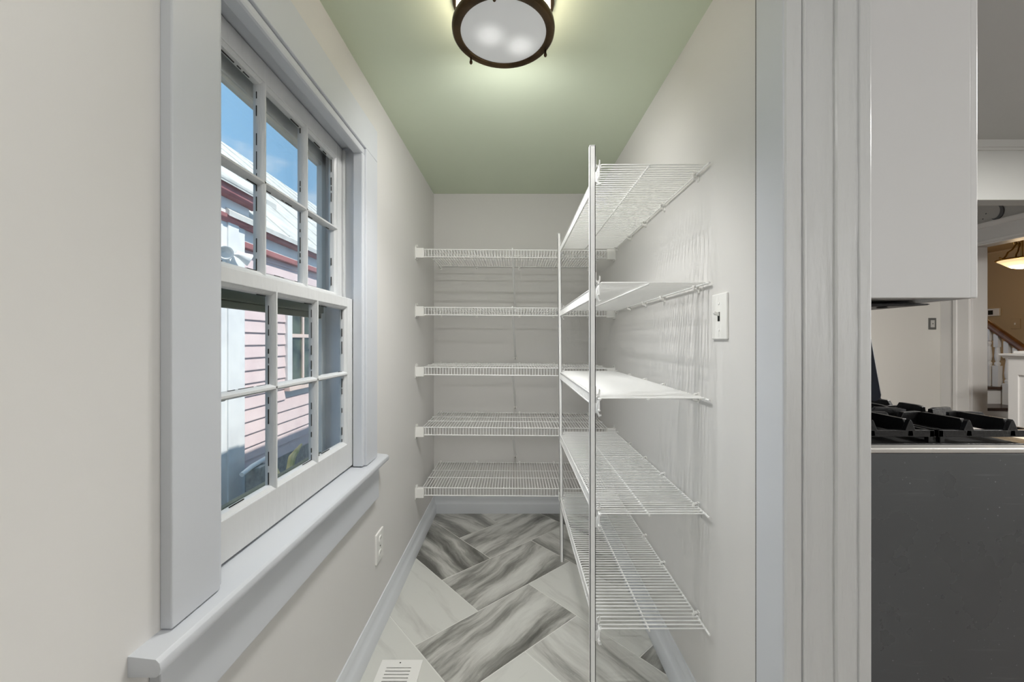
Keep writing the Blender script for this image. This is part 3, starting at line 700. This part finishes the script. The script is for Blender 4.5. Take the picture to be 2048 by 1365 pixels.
# white panelled post
pp = thing('panelled_post', 'white panelled half-height post at the right edge in front of the stairs', 'post', (4.14, 3.1, 0))
bx0, bx1, by0, by1 = 4.02, 4.26, 2.93, 3.27
box('body', (bx0, bx1, by0, by1, 0, 1.075), 'white', pp, .003)
for (a, b2) in ((by0, by0+.066), (by1-.066, by1)): box('corner_board', (bx0-.012, bx0+.001, a, b2, 0, 1.06), 'white', pp, .003)
box('panel_rail', (bx0-.012, bx0+.001, by0+.06, by1-.06, .93, 1.06), 'white', pp, .003)
MB().prism([(bx0-.001, 1.06), (bx0-.012, 1.072), (bx0-.016, 1.078), (bx0-.038, 1.085), (bx0-.04, 1.10), (bx1+.04, 1.10), (bx1+.038, 1.085), (bx1+.016, 1.078), (bx1+.001, 1.06)], 'y', by0-.04, by1+.04).build('cap', 'white', pp)
box('cap_block', (bx0+.03, bx1-.03, by0-.005, by1, 1.10, 1.122), 'white', pp, .003)

# ------------------------------------------------------------------ stair hall
HX = 7.0; HZ = 2.49
structure(box('ceiling_3', (KW+.14, HX, 1.9, 7.0, HZ, HZ+.1), 'hallwall'), 'tan stair hall ceiling')
structure(box('wall_hall_right', (HX, HX+.15, 1.9, 7.15, -.1, 2.6), 'hallwall'), 'tan stair hall wall with thermostat and switch')
structure(box('wall_hall_back', (KW+.14, HX, 7.0, 7.15, -.1, 2.6), 'hallwall'), 'tan end wall of the stair hall')
structure(box('wall_hall_front', (KW+.14, HX, 1.75, 1.9, -.1, 2.6), 'hallwall'), 'tan near wall of the stair hall')
structure(box('trim_2', (HX-.03, HX+.001, 1.9, 7.0, .955, 1.01), 'hallwall'), 'tan chair rail along the hall wall')
structure(MB().prism([(HX+.001, HZ-.10), (HX-.02, HZ-.10), (HX-.09, HZ-.02), (HX-.09, HZ), (HX+.001, HZ)], 'y', 1.9, 7.0).build('trim_3', 'hallwall'), 'tan crown moulding of the stair hall')
sc_ = thing('staircase', 'white staircase with dark treads, turned balusters and brown handrail', 'staircase', (4.8, 3.5, 0))
SXa, SXb = 4.46, 5.16
for i in range(9):
    yn = 3.50+.24*i; zt = .18*(i+1)
    box('riser', (SXa, SXb-.01, yn+.025, yn+.045, zt-.18, zt-.028), 'white', sc_)
    box('tread', (SXa, SXb+.03, yn, yn+.275, zt-.03, zt), 'wood', sc_, .006)
    box('stringer_block', (SXb-.03, SXb-.008, yn+.03, yn+.27, 0, zt-.03), 'white', sc_)
    if i < 8:
        for k in range(3):
            yb_ = yn+.055+.076*k
            if yb_ > 4.75: continue
            top = 1.1155+.889*(yb_-4.07)-.02
            r = .026; L_ = top-zt
            b = MB().box(SXb-.030-r, SXb-.030+r, yb_-r, yb_+r, zt, zt+.22)
            b.box(SXb-.030-r*.8, SXb-.030+r*.8, yb_-r*.8, yb_+r*.8, top-.14, top)
            b.lathe([(.018, .22), (.024, .235), (.024, .25), (.014, .262), (.020, .28), (.0245, .32), (.018, .42), (.013, L_-.20), (.020, L_-.17), (.020, L_-.155), (.013, L_-.14)], (SXb-.030, yb_, zt), 12)
            b.build('baluster', 'white', sc_, smooth=False)
h0, h1 = px(2048, 694, 4.07), px(1942, 620, 4.54)
sl = (h1.z-h0.z)/(h1.y-h0.y)
rail = MB()
prf = [(-.030, -.035), (.030, -.035), (.034, -.01), (.028, .018), (.010, .030), (-.010, .030), (-.028, .018), (-.034, -.01)]
vs = []
for y in (3.45, 4.95):
    z = h0.z+sl*(y-h0.y)
    vs += [(SXb-.03+p[0], y, z+p[1]*1.2) for p in prf]
rail.add(vs, [(i, (i+1) % 8, 8+(i+1) % 8, 8+i) for i in range(8)]+[tuple(range(8))[::-1], tuple(range(8, 16))])
rail.build('handrail', 'rail', sc_, smooth=True)
th = thing('thermostat', 'small white thermostat on the tan hall wall above the handrail', 'thermostat', (HX, 5.86, 1.6))
q = px(1990, 625, HX*F/(1990-VX))
box('case', (HX-.03, HX+.001, q.y-.075, q.y+.075, q.z-.055, q.z+.055), 'plastic', th, .006)
box('display', (HX-.032, HX-.029, q.y+.0, q.y+.06, q.z-.035, q.z+.03), 'screen', th)
hs = thing('wall_switch', 'cream switch plate on the tan hall wall right of the thermostat', 'light switch', (HX, 5.6, 1.45))
q = px(2032, 648, HX*F/(2032-VX))
box('wall_plate', (HX-.008, HX+.001, q.y-.055, q.y+.055, q.z-.07, q.z+.07), 'hallwall', hs, .003)
box('toggle', (HX-.018, HX-.007, q.y-.006, q.y+.006, q.z-.014, q.z+.014), 'plastic', hs, .001)
hx, hy, hz = 5.80, 4.6, 2.13
hl = thing('bowl_lamp', 'brass scrolled ceiling lamp with glowing glass bowl in the stair hall', 'ceiling lamp', (hx, hy, hz))
MB().lathe([(.0, -.10), (.03, -.098), (.08, -.085), (.115, -.06), (.150, -.03), (.185, -.004), (.19, .004), (.18, .004)], (hx, hy, hz), 32).build('bowl', 'hallglass', hl, smooth=True)
MB().lathe([(.175, .0), (.20, .002), (.205, .012), (.195, .02), (.16, .024), (.0, .026)], (hx, hy, hz), 32).build('rim', 'brass', hl, smooth=True)
for k in range(3):
    a = math.radians(175+120*k); c, s_ = math.cos(a), math.sin(a)
    pr = [(.235, .03), (.215, .018), (.19, .02), (.165, .05), (.145, .09), (.10, .12), (.075, .16), (.05, .19), (.065, .21), (.085, .20), (.08, .18)]
    MB().tube([(hx+r*c, hy+r*s_, hz+z) for r, z in pr], .008, 8).build('scroll_arm', 'brass', hl, smooth=True)
MB().tube([(hx, hy, hz+.02), (hx, hy, HZ)], .010, 8).build('stem', 'brass', hl, smooth=True)
MB().lathe([(.0, -.03), (.05, -.025), (.065, 0)], (hx, hy, HZ), 20).build('canopy', 'brass', hl, smooth=True)

# ------------------------------------------------------------------ outdoors: our roof, added to block the sun, and the pink house next door
rf = MB()
for (x0, z0, x1, z1) in ((-.98, 2.36, .70, 2.72), (.70, 2.72, 7.3, 3.0)):
    rf.add([(x0, -3, z0), (x1, -3, z1), (x1, 7.3, z1), (x0, 7.3, z0), (x0, -3, z0+.08), (x1, -3, z1+.08), (x1, 7.3, z1+.08), (x0, 7.3, z0+.08)],
           [(0,3,2,1),(4,5,6,7),(0,1,5,4),(1,2,6,5),(2,3,7,6),(3,0,4,7)])
structure(rf.build('roof', 'ownwall'), 'unseen roof slab added above the pantry to block the sun')
structure(box('ground', (-14, WO-.02, -8, 26, -.6, -.42), 'dirt'), 'bare soil between the two houses')
nh = thing('neighbouring_house', 'pale pink clapboard house with grey roof and red cornice outside the window', 'house', (-2.8, 5, -.42))
WX = -2.7
WYa, WYb, WZa, WZb = 4.84, 5.52, .66, 1.80          # its window
# clapboards
exp = .1295; z = -.12; i = 0
def clap(y0, y1, z):
    MB().prism([(WX-.03, z-.012), (WX+.006, z-.012), (WX+.006, z-.004), (WX-.012, z+exp), (WX-.03, z+exp)], 'y', y0, y1).build('siding_board', 'siding', nh)
while z < 2.2:
    if z+exp > WZa-.09 and z < WZb+.08: clap(3.9, WYa-.10, z); clap(WYb+.10, 11.0, z)
    else: clap(3.9, 11.0, z)
    z += exp
box('wall', (WX-.3, WX-.02, 2.2, 11.0, -.42, 2.25), 'houseWhite', nh)
box('foundation', (WX-.1, WX-.005, 3.9, 11.0, -.44, -.13), 'stone', nh)
box('corner_pilaster', (WX-.02, -2.615, 2.6, 3.905, -.44, 2.35), 'houseWhite', nh, .004)
box('pilaster_strip', (-2.62, -2.600, 3.66, 3.80, -.44, 2.30), 'houseWhite', nh, .003)
# bay cornice
def zs(s, d): return H+s*d
MB().prism([(-2.62, 2.283), (-2.595, 2.286), (-2.585, 2.305), (-2.57, 2.312), (-2.565, 2.343), (-2.62, 2.343)], 'y', 2.4, 3.96).build('lower_cornice', 'brick', nh)
box('bay_frieze', (-2.70, -2.585, 2.4, 3.92, 2.343, 2.49), 'houseWhite', nh, .004)
MB().prism([(-2.6, 2.486), (-2.515, 2.488), (-2.49, 2.51), (-2.48, 2.573), (-2.6, 2.573)], 'y', 2.4, 3.98).build('bay_cornice', 'brick', nh)
box('bay_roof_edge', (-2.6, -2.455, 2.4, 4.0, 2.573, 2.61), 'roofing', nh, .01)
def slab(name, x0, z0, x1, z1, y0, y1, t, m):
    MB().add([(x0, y0, z0), (x1, y0, z1), (x1, y1, z1), (x0, y1, z0), (x0, y0, z0-t), (x1, y0, z1-t), (x1, y1, z1-t), (x0, y1, z0-t)],
             [(0,1,2,3),(7,6,5,4),(0,4,5,1),(1,5,6,2),(2,6,7,3),(3,7,4,0)]).build(name, m, nh)
slab('bay_roof', -2.46, 2.61, -6.4, 2.61+.83*3.94, 2.2, 4.16, .05, 'roofing')
slab('roof', -2.55, 2.376, -6.4, 2.376+.83*3.85, 3.6, 14, .05, 'roofing')
slab('roof_back', -6.4, 2.376+.83*3.85, -10.4, 2.3, 2.2, 14, .05, 'roofing')
# ridge caps and lap seams of the roof coating
for k in range(9):
    yy = 4.6+k*.85
    MB().tube([(-2.58, yy, 2.395), (-4.4, yy+.35, 2.38+.83*1.85), (-6.3, yy+.3, 2.38+.83*3.75)], .018, 5).build('roof_seam', 'roofing', nh)
box('gutter', (-2.66, -2.575, 3.9, 11, 2.293, 2.354), 'brick', nh, .012)
box('soffit', (WX-.2, -2.60, 3.9, 11, 2.352, 2.37), 'houseWhite', nh)
box('frieze', (WX-.2, -2.652, 3.9, 11, 2.178, 2.30), 'houseWhite', nh, .004)
box('frieze_band', (WX-.01, -2.640, 3.9, 11, 2.120, 2.178), 'brick', nh, .006)
# its window
for b_ in ((WX-.01, WX+.03, WYa-.10, WYa, WZa-.04, WZb+.09), (WX-.01, WX+.03, WYb, WYb+.10, WZa-.04, WZb+.09), (WX-.01, WX+.032, WYa-.10, WYb+.10, WZb, WZb+.09)):
    box('window_trim', b_, 'houseWhite', nh, .004)
box('window_sill', (WX-.01, WX+.06, WYa-.11, WYb+.11, WZa-.05, WZa), 'pinkwood', nh, .004)
for b_ in ((WX-.015, WX+.014, WYa, WYb, 1.245, 1.290), (WX-.015, WX+.012, 5.11, 5.15, WZa, WZb), (WX-.015, WX+.012, WYa, WYa+.035, WZa, WZb), (WX-.015, WX+.012, WYb-.035, WYb, WZa, WZb)):
    box('window_sash_bar', b_, 'pinkwood', nh, .003)
for (y0, y1) in ((WYa, 5.13), (5.13, WYb)):
    for (z0, z1) in ((WZa, 1.265), (1.265, WZb)): box('window_pane', (WX-.012, WX-.006, y0, y1, z0, z1), 'reflectionglass', nh)
# flood light
fd = thing('flood_light', 'cream twin-head flood light on the white pilaster of the pink house', 'flood light', (-2.61, 3.55, 1.98))
MB().lathe([(0, 0), (.045, 0), (.045, .02), (.03, .03), (0, .03)], (-2.612, 3.60, 1.985), 16, 'x').build('mount_plate', 'houseWhite', fd, smooth=True)
for yy, az in ((3.50, -.6), (3.74, .5)):
    a = Vector((-2.59, 3.62, 1.985)); b2 = Vector((-2.52, yy, 1.985))
    MB().tube([a, (a+b2)/2+Vector((.02, 0, .01)), b2], .012, 8).build('arm', 'houseWhite', fd, smooth=True)
    d = Vector((.55, az, -.35)).normalized()
    hm = MB().lathe([(0, -.07), (.028, -.065), (.034, -.02), (.058, .05), (.060, .062), (.052, .062), (.045, .04), (0, .02)], (0, 0, 0), 20)
    rot = d.to_track_quat('Z', 'Y'); hm.v = [tuple(rot @ Vector(v) + b2) for v in hm.v]
    hm.build('lamp_head', 'houseWhite', fd, smooth=True)
# things lying along the foundation
cb = box('concrete_block', (-2.51, -2.38, 3.76, 3.93, -.425, .015), 'stone', bevel=.006); cb['label'] = 'grey concrete block lying on the soil beside the pink house'; cb['category'] = 'block'
pi = MB().tube([(-2.44, 3.60, .005), (-2.44, 3.74, .035), (-2.45, 3.95, .045), (-2.47, 4.14, .02)], .022, 10).build('pale_pipe', 'houseWhite', smooth=True); pi['label'] = 'pale drain pipe along the foot of the pink house'; pi['category'] = 'pipe'
br = MB().tube([(-2.02, 3.45, -.42), (-2.12, 3.75, -.12), (-2.2, 3.98, .05), (-2.25, 4.25, .11)], [.02, .03, .035, .012], 8).build('bare_branch', 'leaf', smooth=True); br['label'] = 'pale bare branch leaning in the gap between the houses'; br['category'] = 'branch'
pl = thing('dry_plant', 'dry yellow-green strap leaved plant growing in the gap below the window', 'plant', (-1.75, 2.95, -.42))
rr = random.Random(4)
for k in range(16):
    a = rr.uniform(0, 6.28); L_ = rr.uniform(.55, 1.0); x, y, zz = -1.75+rr.uniform(-.12, .12), 3.0+rr.uniform(-.3, .5), -.42
    p = []
    for t in (0, .35, .7, 1): p.append(Vector((x+math.cos(a)*L_*t*.42, y+math.sin(a)*L_*t*.42, zz+L_*(1.15*t-.55*t*t))))
    nrm = Vector((-math.sin(a), math.cos(a), 0)); w = (.012, .022, .018, .002)
    vs = []
    for q, ww in zip(p, w): vs += [q-nrm*ww, q+nrm*ww, q+Vector((0, 0, -.006))]
    fs = []
    for i in range(3):
        o = i*3; fs += [(o, o+1, o+4, o+3), (o+1, o+2, o+5, o+4), (o+2, o, o+3, o+5)]
    MB().add(vs, fs+[(0, 2, 1), (9, 10, 11)]).build('leaf', 'leaf', pl)
